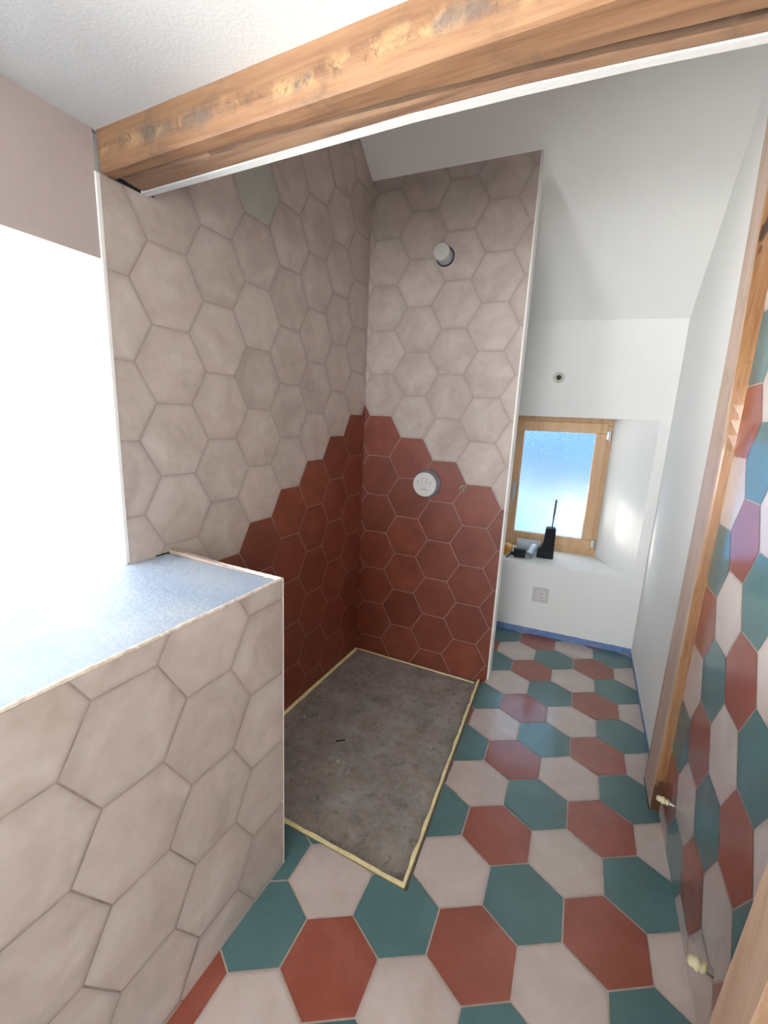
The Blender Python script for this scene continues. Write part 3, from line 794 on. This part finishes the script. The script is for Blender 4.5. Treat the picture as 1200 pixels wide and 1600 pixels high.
# capped radiator pipes low on the right tiled wall
M_CAP = simple('cream_cap', (.60, .54, .33), .55, 0, .15, 60, .3, 150)
for (u, z, sc, lab) in ((.452, .152, .8, 'cream capped pipe stub low on the tiles beside the tall post'), (-.012, .160, 1.0, 'cream capped pipe stub low on the tiles beside the light leaning post')):
    b0 = Rp(u, 0)+Z*z; e = empty('pipe_stub', b0, 0); tag(e, lab, 'pipe', 'capped pipe stubs on the right wall')
    axp = (nR+Z*.12-dR*(-.10)).normalized()
    bm = bmesh.new(); lathe(bm, b0, axp, [(-.004, .0075*sc), (.018, .0075*sc)], 20); rel(link('pipe', bm, simple('dull_chrome', (.45, .42, .38), .4, .9)), e)
    bm = bmesh.new(); lathe(bm, b0+axp*.014, axp, [(0, .009*sc), (.004, .012*sc), (.008, .0105*sc), (.012, .0105*sc), (.014, .0135*sc), (.018, .0135*sc), (.020, .011*sc), (.029, .0105*sc), (.033, .007*sc)], 24)
    rel(link('cap', bm, M_CAP, None, True), e)

# wall socket under the window
M_SOCK = simple('socket_plastic', (.62, .60, .57), .4)
soc = empty('wall_socket', Wp(.236, .262), AW); tag(soc, 'square white wall socket low on the wall under the window', 'socket')
bm = bmesh.new(); box(bm, Vector((-.045, -.009, -.045)), X*.09, Y*.009, Z*.09); bevel(link('cover_plate', bm, M_SOCK, soc), .003)
bm = bmesh.new(); box(bm, Vector((-.020, -.0125, -.026)), X*.052, Y*.0036, Z*.052); ins_ = bevel(link('socket_insert', bm, simple('socket_insert_plastic', (.70, .68, .65), .4), soc), .002)
bm = bmesh.new()
for (u, z) in ((-.004, .012), (.012, .012), (.004, .007), (-.004, -.010), (.012, -.010), (.004, -.015)):
    cyl(bm, Vector((u, -.0125, z)), Vector((u, -.0131, z)), .0027, n=12)
link('pin_holes', bm, simple('socket_dark', (.10, .10, .10), .6), ins_)

# open cable outlet above the window
cab = empty('cable_outlet', Wp(.190, 1.521), AW); tag(cab, 'small open cable hole with wire ends above the window', 'cable outlet')
bm = bmesh.new(); lathe(bm, Vector((0, 0, 0)), Vector((0, -1, 0)), [(.0, .030), (.0012, .028)], 28); link('filler_ring', bm, simple('filler', (.62, .62, .56), .9), cab)
bm = bmesh.new(); lathe(bm, Vector((0, -.001, 0)), Vector((0, -1, 0)), [(0, .0145), (.004, .0145), (.004, .011)], 24, cap1=False); link('sleeve', bm, simple('olive_plastic', (.22, .22, .12), .5), cab)
bm = bmesh.new(); lathe(bm, Vector((0, -.0005, 0)), Vector((0, -1, 0)), [(0, .011), (.002, .011)], 24)
link('hole', bm, simple('hole_dark', (.03, .025, .015), .9), cab)
for (u, z, c) in ((-.004, -.003, (.25, .12, .04)), (.005, -.004, (.30, .26, .06)), (0, .005, (.10, .10, .10))):
    bm = bmesh.new(); cyl(bm, Vector((u, 0, z)), Vector((u*1.4, -.010, z-.003)), .0024, n=10); link('wire', bm, simple('wire_insulation', c, .5), cab)

# ------------------------------------------------ things on the window sill
def sillz(t): return oz0+(fz0-oz0)*max(0, t)/T
M_BLK = simple('black_plastic', (.010, .011, .014), .55, spec=.2)
hold = empty('brush_holder', Wp(.23, sillz(.15)+.0005, .13), AW)
tag(hold, 'black boot-shaped plastic holder with a thin upright rod on the window sill', 'holder')
prof = [(-.048, 0), (.050, 0), (.047, .185), (.040, .193), (-.006, .193), (-.013, .186), (-.016, .11), (-.019, .085), (-.028, .064), (-.047, .048)]
bm = bmesh.new(); prism(bm, [Vector((u, 0, z)) for u, z in prof], Vector((0, .072, 0)))
bevel(link('holder_body', bm, M_BLK, hold), .005, 3)
bm = bmesh.new(); lathe(bm, Vector((.022, .036, .190)), Vector((.03, .0, 1)), [(0, .0045), (.04, .0035), (.10, .0065), (.175, .0055), (.180, .003)], 16)
link('rod', bm, simple('dark_grey_rod', (.10, .09, .10), .35), hold)

rl_ = empty('orange_roll', Wp(-.004, sillz(.10)+.0005, .115), AW); tag(rl_, 'orange-yellow roll lying on the left end of the window sill', 'roll')
axr = Vector((-.25, -.97, 0)).normalized()
bm = bmesh.new(); lathe(bm, Vector((0, .0, .036))-axr*.03, axr, [(0, .033), (.004, .035), (.030, .035), (.032, .033), (.034, .035), (.058, .035), (.062, .032)], 32)
link('roll_body', bm, simple('orange_yellow', (.70, .33, .04), .4), rl_, True)
bm = bmesh.new(); lathe(bm, Vector((0, .0, .036))+axr*.0321, axr, [(0, .026), (.0015, .025)], 28)
link('roll_face', bm, simple('deep_orange', (.62, .22, .01), .45), rl_)

bk = empty('black_charger', Wp(.088, sillz(.08)+.0005, .075), AW+.22); tag(bk, 'small square black plastic block on the window sill', 'box')
bm = bmesh.new(); box(bm, Vector((-.034, 0, 0)), X*.068, Y*.045, Z*.052); bevel(link('charger_body', bm, M_BLK, bk), .004)
bm = bmesh.new(); box(bm, Vector((-.026, -.0015, .008)), X*.052, Y*.002, Z*.036); link('front_recess', bm, simple('black_recess', (.004, .004, .005), .6), bk)
bm = bmesh.new(); box(bm, Vector((-.056, .004, .012)), X*.022, Y*.018, Z*.020); bevel(link('plug', bm, M_BLK, bk), .003)
bm = bmesh.new(); bmesh.ops.create_circle(bm, segments=8, radius=.003); bm.free()
def tube(pts, r, n=10):
    bm = bmesh.new(); rings = []
    for i, p in enumerate(pts):
        t = (pts[min(i+1, len(pts)-1)]-pts[max(i-1, 0)]).normalized(); u = t.cross(Z).normalized(); v = u.cross(t)
        rings.append([bm.verts.new(p+(u*math.cos(2*PI*k/n)+v*math.sin(2*PI*k/n))*r) for k in range(n)])
    for a, b in zip(rings, rings[1:]):
        for k in range(n): bm.faces.new((a[k], a[(k+1) % n], b[(k+1) % n], b[k]))
    bm.faces.new(rings[0]); bm.faces.new(rings[-1][::-1]); return bm
link('cable', tube([Vector((-.055-.004*i, .012-.005*i, max(.004, .020-.004*i))) for i in range(8)], .0035), M_BLK, bk)

wb = empty('plastic_tub', Wp(.120, sillz(.24)+.0005, .235), AW); tag(wb, 'low white translucent plastic tub at the back of the window sill', 'tub')
M_CLR = simple('milky_plastic', (.62, .68, .72), .35)
bm = bmesh.new(); b_ = [(-.068, -.030), (.072, -.030), (.072, .035), (-.068, .035)]
A = [bm.verts.new(Vector((x*.92, y*.92, 0))) for x, y in b_]; B = [bm.verts.new(Vector((x, y, .072))) for x, y in b_]
C = [bm.verts.new(Vector((x*.95, y*.92, .072))) for x, y in b_]; D = [bm.verts.new(Vector((x*.88, y*.86, .004))) for x, y in b_]
bm.faces.new(A[::-1]); bm.faces.new(D)
for i in range(4):
    j = (i+1) % 4; bm.faces.new((A[i], A[j], B[j], B[i])); bm.faces.new((B[i], B[j], C[j], C[i])); bm.faces.new((C[i], C[j], D[j], D[i]))
link('tub_body', bm, M_CLR, wb)
pt = [Wp(.138, sillz(.08)+.025, .072), Wp(.160, sillz(.19)+.052, .182)]
bm = bmesh.new(); axv = (pt[1]-pt[0])
lathe(bm, pt[0], axv, [(0, .0215), (axv.length, .0215), (axv.length, .0190), (.001, .0190)], 28, cap0=False, cap1=False)
o = link('paper_tube', bm, simple('glossy_white_card', (.66, .67, .69), .35), None, True)
tag(o, 'short open white tube leaning on the tub on the window sill', 'tube')
bm = bmesh.new(); cyl(bm, Wp(.062, sillz(.15), .150), Wp(.059, sillz(.15)+.105, .153), .0032, n=12)
tag(link('white_stick', bm, simple('white_stick_plastic', (.75, .76, .76), .4)), 'thin white upright stick beside the tub on the window sill', 'stick')
# outlet tile cut gap under the left wall tiles
bm = bmesh.new(); box(bm, Lp(uL0+.085)-nL*.0018+Z*.842, dL*.055, nL*.003, Z*.006)
struct(link('trim_6', bm, M_DARK), 'dark chipped gap under the shower tiles on the ledge')

# ================================================================== OUTDOORS beyond the frosted window
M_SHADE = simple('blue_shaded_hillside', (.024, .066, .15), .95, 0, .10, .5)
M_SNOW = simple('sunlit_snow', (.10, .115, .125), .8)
D0 = 6.0
hill = empty('hillside', PW+nW*D0, AW); tag(hill, 'blue shaded hillside seen blurred through the frosted glass', 'hillside')
bm = bmesh.new(); V = []
for i in range(25):
    x = -9+18*i/24; h = 2.2+.5*math.sin(x*.6)+.2*math.sin(x*2.1)
    V.append([bm.verts.new(Vector((x, -.8, -3.2))), bm.verts.new(Vector((x, .0, -.5))), bm.verts.new(Vector((x, .5, 1.2))), bm.verts.new(Vector((x, 1.6, h))), bm.verts.new(Vector((x, 3.0, -3.2)))])
for a, b in zip(V, V[1:]):
    for k in range(5): bm.faces.new((a[k], a[(k+1) % 5], b[(k+1) % 5], b[k]))
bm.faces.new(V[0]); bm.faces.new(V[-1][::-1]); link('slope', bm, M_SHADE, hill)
bm = bmesh.new()      # snow drift running down across it
pth = [(-1.2, .46, .10), (-.6, .27, .14), (-.1, .05, .15), (.35, -.20, .18), (.9, -.32, .16), (1.5, -.35, .12)]
V = [[bm.verts.new(Vector((x, -.42, z-h))), bm.verts.new(Vector((x, -.62, z))), bm.verts.new(Vector((x, -.42, z+h))), bm.verts.new(Vector((x, .3, z)))] for x, z, h in pth]
for a, b in zip(V, V[1:]):
    for k in range(4): bm.faces.new((a[k], a[(k+1) % 4], b[(k+1) % 4], b[k]))
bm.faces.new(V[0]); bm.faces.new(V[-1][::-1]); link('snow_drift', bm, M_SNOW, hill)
shed = empty('shed', PW+nW*(D0-1.2), AW); tag(shed, 'pale boxy shed seen blurred through the frosted glass', 'shed')
bm = bmesh.new(); box(bm, Vector((.33, 0, -.55)), X*.38, Y*.3, Z*.80); link('shed_wall', bm, M_SNOW, shed)
bm = bmesh.new(); box(bm, Vector((.31, -.03, .25)), X*.42, Y*.36, Z*.03); link('shed_roof', bm, M_SNOW, shed)

# added spot lamp outside, aimed to put a narrow bright patch on the recess
sp = bpy.data.lights.new('recess_patch_lamp', 'SPOT'); sp.energy = 26000; sp.color = (1, .97, .9); sp.spot_size = math.radians(5.2); sp.spot_blend = .55; sp.shadow_soft_size = .05
so_ = bpy.data.objects.new('recess_patch_lamp', sp); COL.objects.link(so_)
tgt = Wp(.600, .735, .19); so_.location = tgt-dW*2.2+nW*1.9+Z*.75
so_.rotation_euler = (tgt-so_.location).to_track_quat('-Z', 'Y').to_euler()
